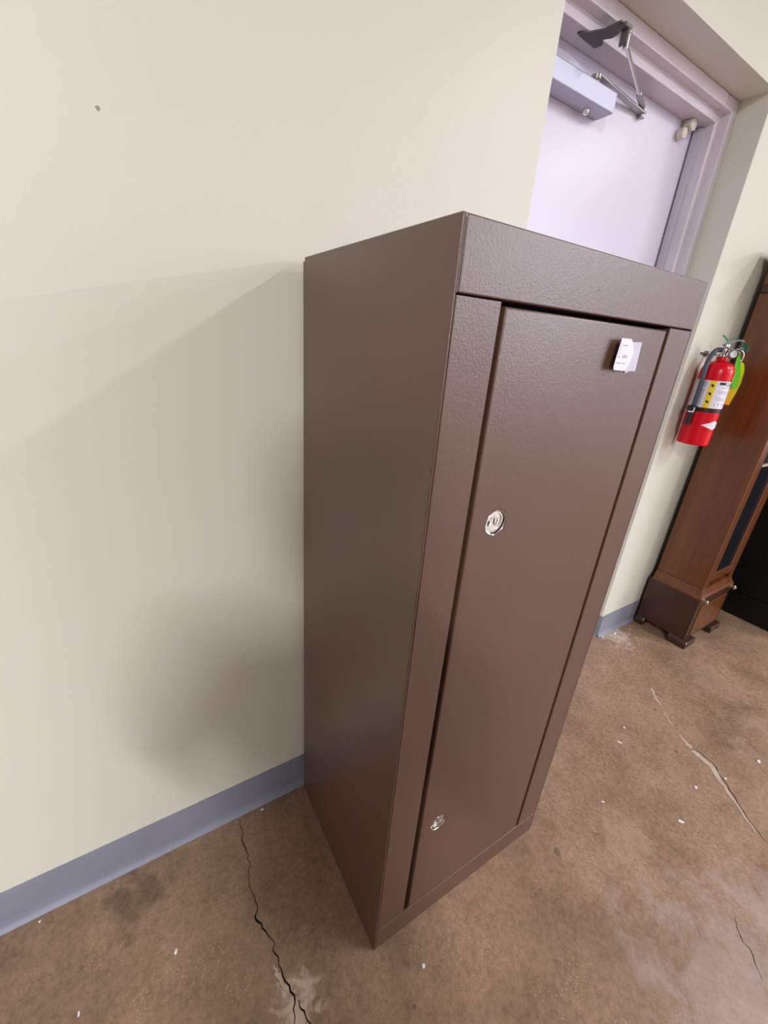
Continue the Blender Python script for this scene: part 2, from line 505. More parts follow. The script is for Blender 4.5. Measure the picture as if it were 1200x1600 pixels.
for z in (1.706, 1.641):              # countersunk frame screws
    MB().lathe([(0.0, 0), (0.006, 0), (0.007, 0.0008), (0.0045, 0.0016), (0.0, 0.0012)], 16, (X2 - 0.0582, 0.135 + (0.02 if z < 1.7 else 0), z), (-1, 0, 0)).build('frame_screw', 'framepaint', frame, smooth=True)

door = struct(empty('door_1', (0.628, 0.178, 0)))
MB().box(0, 0.826, 0, 0.044, 0.008, 2.004).build('door_slab', 'doorpaint', door, bevel=0.002)
# two-piece ivory catch at the upper corner of the door
def hexblock(cx, cy, cz, r, t, tilt):
    m = MB(); pts = [(r * math.cos(a * PI / 3 + tilt), r * math.sin(a * PI / 3 + tilt)) for a in range(6)]
    m.prism([(cx + p[0], cz + p[1]) for p in pts], 'y', cy, cy - t)
    return m
hexblock(0.772, -0.002, 1.990, 0.019, 0.030, 0.3).build('corner_catch', 'bumperm', door, bevel=0.003)
hexblock(0.748, -0.002, 1.964, 0.017, 0.022, 0.1).build('corner_catch', 'bumperm', door, bevel=0.003)
MB().box(0.0, 0.83, 0.05, 0.06, 0.0, 2.05).build('door_backing', 'dark', door)

# ------------------------------------------------------------------ door closer
dc = empty('door_closer', (0.825, 0.177, 1.89))
tag(dc, 'silver overhead door closer with folding arm mounted on the white door', 'door closer')
def L(x, y, z): return (x - 0.825, y - 0.177, z - 1.89)
b0 = L(0.680, 0.1225, 1.8905); b1 = L(0.9548, 0.1768, 1.9355)
MB().box(b0[0], b1[0], b0[1], b1[1], b0[2], b1[2]).build('housing', 'silver', dc, bevel=0.004, seg=3)
MB().lathe([(0.0, -0.012), (0.0055, -0.0115), (0.0085, -0.008), (0.0095, -0.003), (0.0095, 0.002), (0.0, 0.002)], 20, L(0.8787, 0.1555, 1.8905)).build('valve_screw', 'chrome', dc, smooth=True)
MB().lathe([(0.0, 0), (0.011, 0), (0.011, 0.010), (0.014, 0.012), (0.014, 0.022), (0.0, 0.022)], 20, L(0.882, 0.146, 1.935)).build('spindle', 'steelgrey', dc, smooth=True)
def bar(a, b, wdt, t):
    a = Vector(a); b = Vector(b); d = (b - a).normalized()
    s_ = Vector((-d.y, d.x, 0)).normalized() * wdt / 2; u = d.cross(s_).normalized() * t / 2
    vs = [a + s_ + u, a - s_ + u, a - s_ - u, a + s_ - u, b + s_ + u, b - s_ + u, b - s_ - u, b + s_ - u]
    return MB().add(vs, [(0, 1, 2, 3), (7, 6, 5, 4), (0, 4, 5, 1), (1, 5, 6, 2), (2, 6, 7, 3), (3, 7, 4, 0)])
bar(L(0.876, 0.142, 1.957), L(1.150, 0.167, 1.955), 0.020, 0.006).build('main_arm', 'steelgrey', dc, bevel=0.002)
el = L(1.1463, 0.1675, 1.948)
MB().lathe([(0.0, -0.004), (0.008, -0.004), (0.009, 0.0), (0.009, 0.018), (0.006, 0.021), (0.0, 0.021)], 16, el).build('elbow_pin', 'steelgrey', dc, smooth=True)
mid = Vector(L(1.060, 0.133, 1.966))
bar(L(1.146, 0.1675, 1.964), mid, 0.013, 0.010).build('forearm_sleeve', 'steelgrey', dc, bevel=0.002)
MB().tube([mid, L(0.8444, 0.050, 1.974)], 0.0042, 10).build('forearm_rod', 'chrome', dc, smooth=True)
br = MB()
plate = [(0.7709, 0.1362), (0.7886, 0.1396), (0.8525, 0.1431), (0.857, 0.123), (0.8389, 0.1099), (0.8509, 0.0937), (0.8479, 0.0722), (0.8300, 0.0441), (0.8121, 0.048), (0.8085, 0.0874), (0.7924, 0.1124), (0.7774, 0.1248)]
br.prism([(x - 0.825, y - 0.177 + 0.003) for x, y in plate], 'z', 2.0005 - 1.89, 2.0045 - 1.89)
br.build('frame_bracket', 'greymetal', dc, bevel=0.001)
yk = MB()
yk.box(*(v for v in (0.8185 - 0.825, 0.846 - 0.825)), 0.040 - 0.177, 0.060 - 0.177, 1.993 - 1.89, 2.0005 - 1.89)
yk.box(0.832 - 0.825, 0.838 - 0.825, 0.040 - 0.177, 0.060 - 0.177, 1.966 - 1.89, 1.993 - 1.89)
yk.build('bracket_yoke', 'greymetal', dc, bevel=0.0015)
MB().lathe([(0.0, -0.016), (0.006, -0.016), (0.006, 0.010), (0.008, 0.011), (0.008, 0.018), (0.0, 0.018)], 14, L(0.8445, 0.0485, 1.977)).build('pivot_bolt', 'chrome', dc, smooth=True)

# ------------------------------------------------------------------ brown steel cabinet
CW, CD, CH = 0.5249, 0.418, 1.40
cab = empty('steel_cabinet', (0, -0.447, 0))
tag(cab, 'tall brown textured steel security cabinet with one locked door standing against the cream wall', 'cabinet')
T = 0.004
MB().box(0, T, 0, CD, 0.0, CH).build('side_panel', 'steel', cab, bevel=0.0018, seg=3, hard=True)
MB().box(CW - T, CW, 0, CD, 0.0, CH).build('side_panel', 'steel', cab, bevel=0.0018, seg=3, hard=True)
MB().box(T, CW - T, 0.001, CD, CH - T, CH - 0.0004).build('top_panel', 'steel', cab)
MB().box(0.0006, CW - 0.0006, CD, CD + 0.008, 0.0, CH - 0.006).build('back_panel', 'steel', cab, bevel=0.001)
MB().box(T, CW - T, 0.003, CD, 0.003, 0.008).build('bottom_panel', 'steel', cab)
# front: header, two stiles, bottom rail, 1.5 mm joints between
ZH, ZB = 1.3275, 0.0735
hd = MB().box(0.0062, CW - 0.0004, 0.0, 0.022, ZH + 0.0008, CH - 0.0006).build('header_panel', 'steel', cab, bevel=0.0022, seg=4, hard=True)
MB().box(T + 0.0004, 0.0725, 0.0, 0.022, ZB + 0.0004, ZH - 0.0008).build('stile', 'steel', cab, bevel=0.0014, seg=3, hard=True)
MB().box(0.4525, CW - T - 0.0004, 0.0, 0.022, ZB + 0.0004, ZH - 0.0008).build('stile', 'steel', cab, bevel=0.0014, seg=3, hard=True)
MB().box(T + 0.0004, CW - T - 0.0004, 0.0, 0.022, 0.0, ZB - 0.0002).build('bottom_rail', 'steel', cab, bevel=0.0014, seg=3, hard=True)
# side panel edge wraps round on to the front beside the header
MB().box(T, 0.0050, 0.0002, 0.020, ZH + 0.001, CH - 0.0005).build('side_flange', 'steel', cab)
# black sheet stands in for interior shade, closes the view through the gaps
MB().box(T + 0.001, CW - T - 0.001, 0.060, 0.064, 0.01, CH - 0.006).build('interior_shade_sheet', 'dark', cab)
# door with two round lock holes
dr = empty('door', (0, -0.0005, 0)); dr.parent = cab
LOCKS = [(0.1316, 1.0415), (0.1321, 0.3500)]
HR = 0.0215
dpoly = [(0.0860, 0.0748), (0.4415, 0.0748), (0.4435, 1.3225), (0.0800, 1.3225)]
holes = [[(x + HR * math.cos(2 * PI * k / 40), z + HR * math.sin(2 * PI * k / 40)) for k in range(40)] for x, z in LOCKS]
def inset(poly, d):
    (ax, az), (bx, bz), (cx_, cz_), (dx, dz) = poly
    return [(ax + d, az + d), (bx - d, bz + d), (cx_ - d, cz_ - d), (dx + d, dz - d)]
rings = [(0.0035 * (1 - math.sin(a * PI / 12)), 0.0035 * (1 - math.cos(a * PI / 12))) for a in range(7)] + [(0.0, 0.020)]
ov, of = cdt_plate(inset(dpoly, rings[0][0]), holes)
pl = MB()
pl.add([(x, 0.0, z) for x, z in ov], of)
def wallring(pa, ya, pb, yb):
    k = len(pa)
    pl.add([(x, ya, z) for x, z in pa] + [(x, yb, z) for x, z in pb], [(i, i + k, (i + 1) % k + k, (i + 1) % k) for i in range(k)])
for (d0, y0), (d1, y1) in zip(rings[:-1], rings[1:]):
    wallring(inset(dpoly, d0), y0, inset(dpoly, d1), y1)
for h in holes: wallring(h, 0.0, h, 0.020)
ov, of = cdt_plate(dpoly, holes)
pl.add([(x, 0.020, z) for x, z in ov], of)
dslab = pl.build('door_panel', 'steel', dr)
bm = bmesh.new(); bm.from_mesh(dslab.data)
bmesh.ops.remove_doubles(bm, verts=bm.verts, dist=1e-5)
bmesh.ops.recalc_face_normals(bm, faces=bm.faces)
bm.to_mesh(dslab.data); bm.free()
dslab.data.polygons.foreach_set('use_smooth', [True] * len(dslab.data.polygons))
dslab.data.set_sharp_from_angle(angle=math.radians(35))
for i, (x, z) in enumerate(LOCKS):
    lk = MB()
    # chromed cup lining the hole, with the lock face set back in it
    lk.lathe([(0.0212, 0.0012), (0.0208, 0.0002), (0.0202, 0.0008), (0.0196, 0.0085), (0.0, 0.0085), (0.0, 0.012), (0.0212, 0.012)], 40, (x, 0, z), (0, 1, 0), caps=False)
    o = lk.build('lock', 'chrome', dr, smooth=True)
    o['label'] = 'round chrome key lock'
    f_ = MB()
    f_.lathe([(0.0165, 0.0084), (0.0172, 0.0035), (0.0166, 0.0028), (0.0145, 0.0028), (0.0138, 0.0046), (0.0086, 0.0046), (0.0080, 0.0030), (0.0068, 0.0030), (0.0064, 0.0042), (0.0, 0.0042)], 40, (x, 0, z), (0, 1, 0))
    f_.build('lock_face', 'chrome', dr, smooth=True)
    k_ = MB()
    k_.box(x - 0.0009, x + 0.0009, 0.0036, 0.0043, z - 0.0048, z + 0.0048)
    k_.box(x - 0.0125, x - 0.0095, 0.0040, 0.0047, z - 0.006, z + 0.002)
    k_.build('keyway', 'black', dr)
# continuous hinge down the right gap
hg = MB()
z = 0.078; k = 0
while z < 1.320:
    hg.lathe([(0.0026, 0.0), (0.0032, 0.0008), (0.0032, 0.0232), (0.0026, 0.024)], 8, (0.4490, 0.0125, z))
    z += 0.0254
hg.box(0.4440, 0.4520, 0.0165, 0.018, 0.078, 1.320)
hg.build('piano_hinge', 'hinge', cab, smooth=False)

# ------------------------------------------------------------------ price tag on the cabinet
pt = empty('price_tag', (0.345, -0.4475, 1.28))
tag(pt, 'white curling paper price tag stuck on the cabinet door', 'tag')
def curl_y(x):
    t = max(0.0, (0.362 - x) / 0.057)
    return -0.0022 - 0.0088 * t ** 1.4
def sheet(poly, yfn, th=0.0004, nx=12):
    """flat outline (x,z) cut into strips and bent by yfn(x)"""
    xs = [p[0] for p in poly]; lo, hi = min(xs), max(xs)
    def span(x):
        zz = []
        for i in range(len(poly)):
            a, b = poly[i], poly[(i + 1) % len(poly)]
            if (a[0] - x) * (b[0] - x) <= 0 and abs(a[0] - b[0]) > 1e-9:
                zz.append(a[1] + (b[1] - a[1]) * (x - a[0]) / (b[0] - a[0]))
        return min(zz), max(zz)
    m = MB(); vs = []; fs = []
    for i in range(nx + 1):
        x = lo + (hi - lo) * (0.002 + 0.996 * i / nx); z0, z1 = span(x); y = yfn(x)
        vs += [(x, y, z0), (x, y, z1), (x, y + th, z1), (x, y + th, z0)]
    for i in range(nx):
        a = i * 4
        for k in range(4):
            fs.append((a + k, a + (k + 1) % 4, a + 4 + (k + 1) % 4, a + 4 + k))
    fs += [(0, 1, 2, 3), (nx * 4 + 3, nx * 4 + 2, nx * 4 + 1, nx * 4)]
    m.add(vs, fs)
    return m
def rel(poly): return [(x - 0.345, z - 1.28) for x, z in poly]
fr = [(0.3085, 1.3036), (0.3444, 1.3040), (0.3500, 1.3005), (0.3560, 1.2950), (0.3629, 1.2862), (0.3593, 1.2732), (0.3511, 1.2591), (0.3065, 1.2603), (0.3050, 1.2640), (0.3054, 1.2990)]
sheet(rel(fr), lambda x: curl_y(x + 0.345), nx=16).build('tag_face', 'paper', pt, smooth=True)
bk = [(0.345, 1.3001), (0.3795, 1.3014), (0.3812, 1.2596), (0.362, 1.2590), (0.3566, 1.2552), (0.350, 1.262)]
sheet(rel(bk), lambda x: -0.0012 - 0.0008 * math.sin(max(0, (x + 0.345 - 0.345) * 60)), nx=10).build('tag_backing', 'backing', pt, smooth=True)
prints = [(0.3115 + 0.0022 * (i % 2) - 0.0006 * (i // 2), 0.3131 + 0.0022 * (i % 2) - 0.0006 * (i // 2), 1.2962 - 0.0024 * i, 1.2978 - 0.0024 * i) for i in range(7)]
prints += [(0.3195, 0.338, 1.2938, 1.2950), (0.3265, 0.3445, 1.2775, 1.2785), (0.3265, 0.3445, 1.2792, 1.2802), (0.3265, 0.3445, 1.2809, 1.2815),
           (0.3105, 0.318, 1.2778, 1.2792), (0.310, 0.327, 1.2695, 1.2708), (0.331, 0.3445, 1.2693, 1.2705)]
pr = MB()
for a, b, c, d in prints:
    q = sheet(rel([(a, c), (b, c), (b, d), (a, d)]), lambda x: curl_y(x + 0.345) - 0.0002, 0.0001, 3)
    pr.add(q.v, q.f)
pr.build('tag_print', 'ink', pt)

# ------------------------------------------------------------------ fire extinguisher
EX, EY, EZ = 1.6385, -0.070, 0.979
ERZ = math.radians(-68.736)
ext = empty('fire_extinguisher', (EX, EY, EZ), ERZ)
ext.scale = (1.02, 1.02, 1.02)
tag(ext, 'red fire extinguisher with white label and grey hose hanging on the wall', 'extinguisher')
cz, sz = math.cos(ERZ), math.sin(ERZ)
def w2l(x, y, z):
    dx, dy = x - EX, y - EY
    return ((cz * dx + sz * dy) / 1.02, (-sz * dx + cz * dy) / 1.02, (z - EZ) / 1.02)
RB = 0.0535
body_prof = [(0.0, 0.004), (0.040, 0.003), (0.048, 0.0), (0.0518, 0.0012), (0.0532, 0.004), (RB, 0.008), (RB, 0.262), (0.0525, 0.274), (0.0490, 0.286), (0.0420, 0.296), (0.0310, 0.303), (0.0200, 0.306), (0.0175, 0.309), (0.0170, 0.322), (0.0, 0.322)]
MB().lathe(body_prof, 48).build('cylinder_body', 'red', ext, smooth=True)
def patch(a0, a1, z0, z1, r, name, mat, parent, n=20, poly=None):
    """curved decal on the cylinder; angle in degrees from the camera-facing side, + to image right"""
    m = MB(); vs = []; fs = []
    for i in range(n + 1):
        t = i / n; a = math.radians(a0 + (a1 - a0) * t)
        lo, hi = (z0, z1) if poly is None else poly(t)
        for z in (lo, hi):
            vs.append((r * math.sin(a), -r * math.cos(a), z))
        for z in (hi, lo):
            vs.append(((r - 0.0008) * math.sin(a), -(r - 0.0008) * math.cos(a), z))
    for i in range(n):
        k = i * 4
        for q in range(4):
            fs.append((k + q, k + (q + 1) % 4, k + 4 + (q + 1) % 4, k + 4 + q))
    m.add(vs, fs)
    return m.build(name, mat, parent, smooth=True)
lab = patch(-80, 100, 0.142, 0.239, RB + 0.0003, 'label', 'label', ext, 40)
patch(-10, 12, 0.142, 0.239, RB + 0.0006, 'yellow_strip', 'yellow', lab, 10)
for zc in (0.222, 0.193, 0.164):
    patch(-4, 6, zc - 0.0055, zc + 0.0045, RB + 0.0009, 'class_symbol', 'black', lab, 6, poly=lambda t, zc=zc: (zc - 0.0055 + 0.003 * (t < 0.4), zc + 0.0045 - 0.003 * (t > 0.7)))
patch(22, 46, 0.226, 0.235, RB + 0.0006, 'label_heading', 'black', lab, 8)
patch(46, 98, 0.224, 0.2265, RB + 0.0006, 'label_rule', 'black', lab, 10)
patch(48, 96, 0.2295, 0.2345, RB + 0.0006, 'label_heading', 'labelgrey', lab, 10)
lines = [(32, 88, 0.216, 0.2185), (24, 66, 0.203, 0.2048), (24, 66, 0.1990, 0.2008), (30, 64, 0.195, 0.1968), (55, 62, 0.187, 0.190),
         (24, 66, 0.179, 0.1808), (28, 64, 0.1750, 0.1768), (28, 64, 0.1710, 0.1728)]
lines += [(-42, -18, z, z + 0.0022) for z in (0.232, 0.228, 0.224, 0.220, 0.216, 0.204, 0.200, 0.196, 0.192, 0.186, 0.181, 0.176, 0.171, 0.163, 0.159, 0.152)]
m = MB()
for n_, (a0, a1, z0, z1) in enumerate(lines):
    if n_ == 8:
        m.build('small_print', 'labelgrey', lab)['kind'] = 'stuff'; m = MB()
    for i in range(8):
        t0 = math.radians(a0 + (a1 - a0) * i / 8); t1 = math.radians(a0 + (a1 - a0) * (i + 1) / 8); r = RB + 0.0006
        m.add([(r * math.sin(t0), -r * math.cos(t0), z0), (r * math.sin(t1), -r * math.cos(t1), z0), (r * math.sin(t1), -r * math.cos(t1), z1), (r * math.sin(t0), -r * math.cos(t0), z1)], [(0, 1, 2, 3)])
m.build('small_print', 'labelgrey', lab)['kind'] = 'stuff'
for a0 in (28, 58):                   # two little pictogram boxes at the foot of the label
    m = MB(); r = RB + 0.0006
    for (u0, u1, z0, z1) in ((0, 18, 0.160, 0.1615), (0, 18, 0.148, 0.1495), (0, 2.5, 0.148, 0.1615), (15.5, 18, 0.148, 0.1615), (11, 16, 0.156, 0.160)):
        t0 = math.radians(a0 + u0); t1 = math.radians(a0 + u1)
        m.add([(r * math.sin(t0), -r * math.cos(t0), z0), (r * math.sin(t1), -r * math.cos(t1), z0), (r * math.sin(t1), -r * math.cos(t1), z1), (r * math.sin(t0), -r * math.cos(t0), z1)], [(0, 1, 2, 3)])
    m.build('pictogram', 'labelgrey', lab)
# white arrow-shaped decal
patch(9, 95, 0.06, 0.09, RB + 0.0004, 'arrow_decal', 'label', ext, 24,
      poly=lambda t: (0.0785 - 0.0145 * min(1, t * 1.7) - 0.0005, 0.0785 + 0.0185 * min(1, t * 1.7) + 0.0005) if t < 0.59 else (0.064 + 0.012 * (t - 0.59) / 0.41, 0.0975 - 0.012 * (t - 0.59) / 0.41))
m = patch(42, 74, 0.0785, 0.0800, RB + 0.0008, 'decal_print', 'labelgrey', ext, 8)
# valve
MB().lathe([(0.0, 0.3215), (0.0205, 0.3215), (0.0215, 0.3235), (0.0205, 0.3275), (0.0, 0.3275)], 32).build('collar', 'chrome', ext, smooth=True)
vb = MB()
vb.lathe([(0.0, 0.327), (0.012, 0.327), (0.0125, 0.336), (0.0145, 0.340), (0.0145, 0.350), (0.011, 0.355), (0.011, 0.366), (0.0, 0.366)], 20)
vb.box(-0.024, 0.012, -0.010, 0.008, 0.337, 0.350)
vb.build('valve', 'chrome', ext, bevel=0.0015, smooth=True)
def ribbon(path, width, th, taper=1.0):
    """strap of given width (along local y) following a path in x,z"""
    P = smooth_path(path, 6); m = MB(); vs = []; fs = []; n = len(P)
    for i, p in enumerate(P):
        t = (P[min(i + 1, n - 1)] - P[max(i - 1, 0)]).normalized(); nn = Vector((-t.z, 0, t.x)) * th / 2
        w_ = width / 2 * (1 + (taper - 1) * i / (n - 1))
        for s_, q in ((1, 1), (1, -1), (-1, -1), (-1, 1)):
            vs.append(p + Vector((0, w_ * q, 0)) + nn * s_)
    for i in range(n - 1):
        for q in range(4):
            fs.append((i * 4 + q, i * 4 + (q + 1) % 4, i * 4 + 4 + (q + 1) % 4, i * 4 + 4 + q))
    fs += [(3, 2, 1, 0), tuple(range(n * 4 - 4, n * 4))]
    return m.add(vs, fs)
ribbon([(-0.016, -0.008, 0.360), (-0.004, -0.008, 0.369), (0.016, -0.010, 0.374), (0.036, -0.014, 0.379), (0.046, -0.016, 0.374)], 0.020, 0.0035, 0.8).build('lever', 'silver', ext, bevel=0.001, smooth=True)
ribbon([(-0.010, -0.006, 0.352), (0.010, -0.010, 0.352), (0.028, -0.012, 0.346), (0.042, -0.014, 0.340), (0.048, -0.014, 0.332)], 0.018, 0.0035, 0.8).build('carry_handle', 'chrome', ext, bevel=0.001, smooth=True)
MB().lathe([(0.0, 0.0), (0.0125, 0.0), (0.0135, 0.002), (0.0135, 0.012), (0.012, 0.014), (0.0, 0.0135)], 24, (0.021, -0.018, 0.330), (0.55, -0.80, 0.15)).build('pressure_gauge', 'steelgrey', ext, smooth=True)
MB().tube(smooth_path([(0.030, -0.016, 0.350), (0.046, -0.020, 0.348), (0.056, -0.016, 0.336), (0.058, -0.012, 0.318), (0.054, -0.012, 0.310)], 6), 0.0022, 8).build('safety_pin', 'chrome', ext, smooth=True)
# green tamper seal: a flag standing up and a rounded tail
ribbon([(0.002, -0.010, 0.366), (-0.004, -0.012, 0.377), (-0.012, -0.014, 0.386), (-0.022, -0.016, 0.393)], 0.010, 0.005, 0.9).build('tamper_seal', 'green', ext, bevel=0.001, smooth=True)
MB().lathe([(0.0, -0.006), (0.010, -0.005), (0.0165, -0.002), (0.0175, 0.001), (0.014, 0.005), (0.0, 0.007)], 20, (0.050, 0.004, 0.353), (0.25, -0.9, 0.2)).build('seal_tail', 'dgreen', ext, smooth=True)
MB().tube(smooth_path([(-0.004, -0.012, 0.377), (0.012, -0.010, 0.386), (0.030, -0.006, 0.380), (0.046, 0.000, 0.364)], 6), 0.0013, 6).build('seal_loop', 'green', ext, smooth=True)
# hose and nozzle
hp = smooth_path([(-0.010, -0.010, 0.344), (-0.024, -0.016, 0.343), (-0.034, -0.030, 0.326), (-0.0385, -0.043, 0.298), (-0.0375, -0.0500, 0.262), (-0.0355, -0.0518, 0.222), (-0.0350, -0.0518, 0.170), (-0.0350, -0.0518, 0.140)], 8)
MB().tube(hp, 0.0082, 14).build('hose', 'hose', ext, smooth=True)
MB().tube([(-0.0350, -0.0518, 0.142), (-0.0352, -0.0520, 0.128), (-0.0356, -0.0522, 0.112), (-0.0362, -0.0525, 0.074)], [0.0092, 0.0095, 0.0085, 0.0100], 14).build('nozzle', 'blackplastic', ext, smooth=True)
# strap and clip
patch(-120, 120, 0.1265, 0.1405, RB + 0.0016, 'strap', 'blackplastic', ext, 40)
MB().box(-0.050, -0.022, -0.0640, -0.040, 0.128, 0.146).build('hose_clip', 'blackplastic', ext, bevel=0.003)
jc = MB(); jc.box(-0.0315, -0.0275, -0.0665, -0.0635, 0.121, 0.140); jc.box(-0.046, -0.0315, -0.0665, -0.0635, 0.121, 0.1255)
jc.build('buckle', 'label', ext, bevel=0.0008)
# inspection cards
def card(poly, bend, th, name, mat, y0):
    m = MB(); n = len(poly)
    yf = lambda p: y0 + bend * (p[1] - 0.25) ** 2
    vs = [(p[0], yf(p), p[1]) for p in poly] + [(p[0], yf(p) + th, p[1]) for p in poly]
    h = [i for i in range(n)]
    fs = [(i, (i + 1) % n, (i + 1) % n + n, i + n) for i in range(n)]
    # fan from opposite pairs keeps the bent outline well shaped
    lo, hi = 0, n - 1
    while hi - lo > 1:
        q = (lo, lo + 1, hi - 1, hi) if hi - 1 != lo + 1 else (lo, lo + 1, hi)
        fs.append(q); fs.append(tuple(i + n for i in q[::-1])); lo += 1; hi -= 1
    m.add(vs, fs)
    return m.build(name, mat, ext)
card([(0.0402, 0.3413), (0.0496, 0.329), (0.0630, 0.2886), (0.0700, 0.256), (0.0715, 0.2202), (0.0590, 0.2167), (0.0500, 0.2543), (0.0440, 0.2982)], 1.2, 0.0012, 'inspection_card', 'lime', -0.014)
card([(0.0564, 0.3078), (0.0640, 0.3075), (0.0698, 0.3003), (0.0766, 0.279), (0.080, 0.2393), (0.0767, 0.2027), (0.0698, 0.1577), (0.048, 0.1593), (0.0492, 0.2175), (0.0515, 0.250), (0.053, 0.2655)], 1.2, 0.0012, 'inspection_card', 'card', -0.008)
# wall bracket behind the bottle
def wbox(x0, x1, y0, y1, z0, z1):
    m = MB(); m.box(x0, x1, y0, y1, z0, z1); m.v = [w2l(*v) for v in m.v]; return m
bk_ = wbox(EX + 0.010, EX + 0.040, -0.0035, -0.0005, EZ + 0.326, EZ + 0.346)
q = wbox(EX + 0.012, EX + 0.024, -0.060, -0.003, EZ + 0.332, EZ + 0.336); bk_.add(q.v, q.f)
q = wbox(EX - 0.020, EX + 0.012, -0.0075, -0.0005, EZ + 0.334, EZ + 0.340); bk_.add(q.v, q.f)
bk_.build('wall_bracket', 'greymetal', ext)

# ------------------------------------------------------------------ tall wooden case beside the extinguisher
tc = empty('tall_wooden_case', (1.845, -0.03, 0))
tag(tc, 'tall glossy reddish-brown wooden case with a dark glazed door and bracket feet behind the extinguisher', 'cabinet')
Wc, Dc = 0.345, 0.218     # base width, base depth (front at y = -Dc locally)
# base box with arched apron between feet
MB().box(0.0, Wc, -Dc, 0.012, 0.040, 0.268).build('base', 'wooddark', tc, bevel=0.002)
fp = MB().box(0.035, Wc - 0.035, -Dc - 0.004, -Dc + 0.0005, 0.060, 0.225).build('base_front_panel', 'wood', tc, bevel=0.002)
def foot(x0, x1, y0, y1):
    MB().prism([(x0, 0.0), (x1, 0.0), (x1, 0.028), (x1 - 0.01, 0.042), (x0 + 0.01, 0.042), (x0, 0.028)], 'y', y0, y1).build('foot', 'wooddark', tc, bevel=0.003)
foot(-0.008, 0.090, -Dc - 0.018, -0.150)
foot(Wc - 0.080, Wc + 0.018, -Dc - 0.018, -0.150)
foot(-0.008, 0.090, -0.030, 0.013)
foot(Wc - 0.080, Wc + 0.018, -0.030, 0.013)
# sloping moulding between base and trunk
m = MB()
ring = lambda i, z: [(i, -Dc + i, z), (Wc - i, -Dc + i, z), (Wc - i, 0.0, z), (i, 0.0, z)]
lv = [ring(-0.003, 0.268), ring(-0.003, 0.276), ring(0.004, 0.284), ring(0.013, 0.310), ring(0.014, 0.316)]
vs = [p for r in lv for p in r]; fs = [(3, 2, 1, 0), (16, 17, 18, 19)]
for j in range(4):
    for k in range(4):
        fs.append((j * 4 + k, j * 4 + (k + 1) % 4, j * 4 + 4 + (k + 1) % 4, j * 4 + 4 + k))
m.add(vs, fs).build('base_moulding', 'wood', tc)
# trunk: sides, back, front stiles and rails round a dark glazed door
I = 0.015
ZT0, ZT1 = 0.316, 1.545
MB().box(I, I + 0.016, -Dc + I, 0.0, ZT0, ZT1).build('trunk_side', 'wood', tc, bevel=0.002)
MB().box(Wc - I - 0.016, Wc - I, -Dc + I, 0.0, ZT0, ZT1).build('trunk_side', 'wood', tc, bevel=0.002)
MB().box(I + 0.016, Wc - I - 0.016, -0.012, 0.0, ZT0, ZT1).build('trunk_back', 'wooddark', tc)
for x0 in (I, Wc - I - 0.042):
    MB().box(x0 + 0.001, x0 + 0.041, -Dc + I - 0.004, -Dc + I + 0.014, ZT0, ZT1).build('corner_post', 'wood', tc, bevel=0.005, seg=3)
gd = empty('glazed_door', (0, 0, 0)); gd.parent = tc
gx0, gx1 = I + 0.043, Wc - I - 0.043
gy0, gy1 = -Dc + I - 0.002, -Dc + I + 0.014
MB().box(gx0, gx0 + 0.030, gy0, gy1, 0.345, 1.52).build('stile', 'wood', gd, bevel=0.003)
MB().box(gx1 - 0.030, gx1, gy0, gy1, 0.345, 1.52).build('stile', 'wood', gd, bevel=0.003)
MB().box(gx0 + 0.030, gx1 - 0.030, gy0, gy1, 0.345, 0.385).build('rail', 'wood', gd, bevel=0.003)
MB().box(gx0 + 0.030, gx1 - 0.030, gy0, gy1, 1.480, 1.52).build('rail', 'wood', gd, bevel=0.003)
MB().box(gx0 + 0.029, gx1 - 0.029, gy0 + 0.006, gy0 + 0.010, 0.384, 1.482).build('pane', 'glass', gd)
MB().box(gx0 + 0.030, gx1 - 0.030, gy0 - 0.001, gy0 + 0.006, 0.898, 0.906).build('reflection_bar', 'filler', gd)  # pale bar added in place of a light reflection on the pane
for x0 in (0.022, Wc - 0.022):        # turned bosses on the base corners
    MB().lathe([(0.0, 0.0), (0.013, 0.0), (0.013, 0.006), (0.008, 0.009), (0.008, 0.013), (0.012, 0.017), (0.012, 0.022), (0.006, 0.027), (0.0, 0.028)], 20, (x0, -Dc + 0.002, 0.262), (0, -1, 0)).build('corner_boss', 'brass', tc, smooth=True)
# hood
MB().box(0.010, Wc - 0.010, -Dc + 0.010, 0.0, 1.545, 1.572).build('hood_moulding', 'wooddark', tc, bevel=0.006, seg=3)
MB().box(0.014, Wc - 0.014, -Dc + 0.014, 0.0, 1.572, 1.640).build('hood', 'wood', tc, bevel=0.002)
m = MB()
lv = [ring(0.012, 1.638), ring(0.004, 1.646), ring(-0.006, 1.664), ring(-0.010, 1.672), ring(-0.010, 1.686)]
lv = [[(x, y if y < -0.01 else 0.0, z) for x, y, z in r] for r in lv]
m.add([p for r in lv for p in r], fs).build('cornice', 'wooddark', tc)

# ------------------------------------------------------------------ black cabinet beyond
bc = empty('black_cabinet', (2.43, -0.02, 0))
tag(bc, 'low black cabinet with a plinth standing beyond the tall wooden case', 'cabinet')
MB().box(0.004, 0.75, -0.52, 0.0, 0.138, 0.80).build('carcass', 'ebony', bc, bevel=0.003)
MB().box(0.0, 0.754, -0.525, 0.0, 0.0, 0.136).build('plinth', 'ebony', bc, bevel=0.003)
MB().box(-0.006, 0.76, -0.535, 0.0, 0.80, 0.825).build('cabinet_top', 'ebony', bc, bevel=0.004)
MB().box(0.02, 0.372, -0.538, -0.520, 0.15, 0.79).build('cabinet_door', 'ebony', bc, bevel=0.003)
MB().box(0.378, 0.73, -0.538, -0.520, 0.15, 0.79).build('cabinet_door', 'ebony', bc, bevel=0.003)

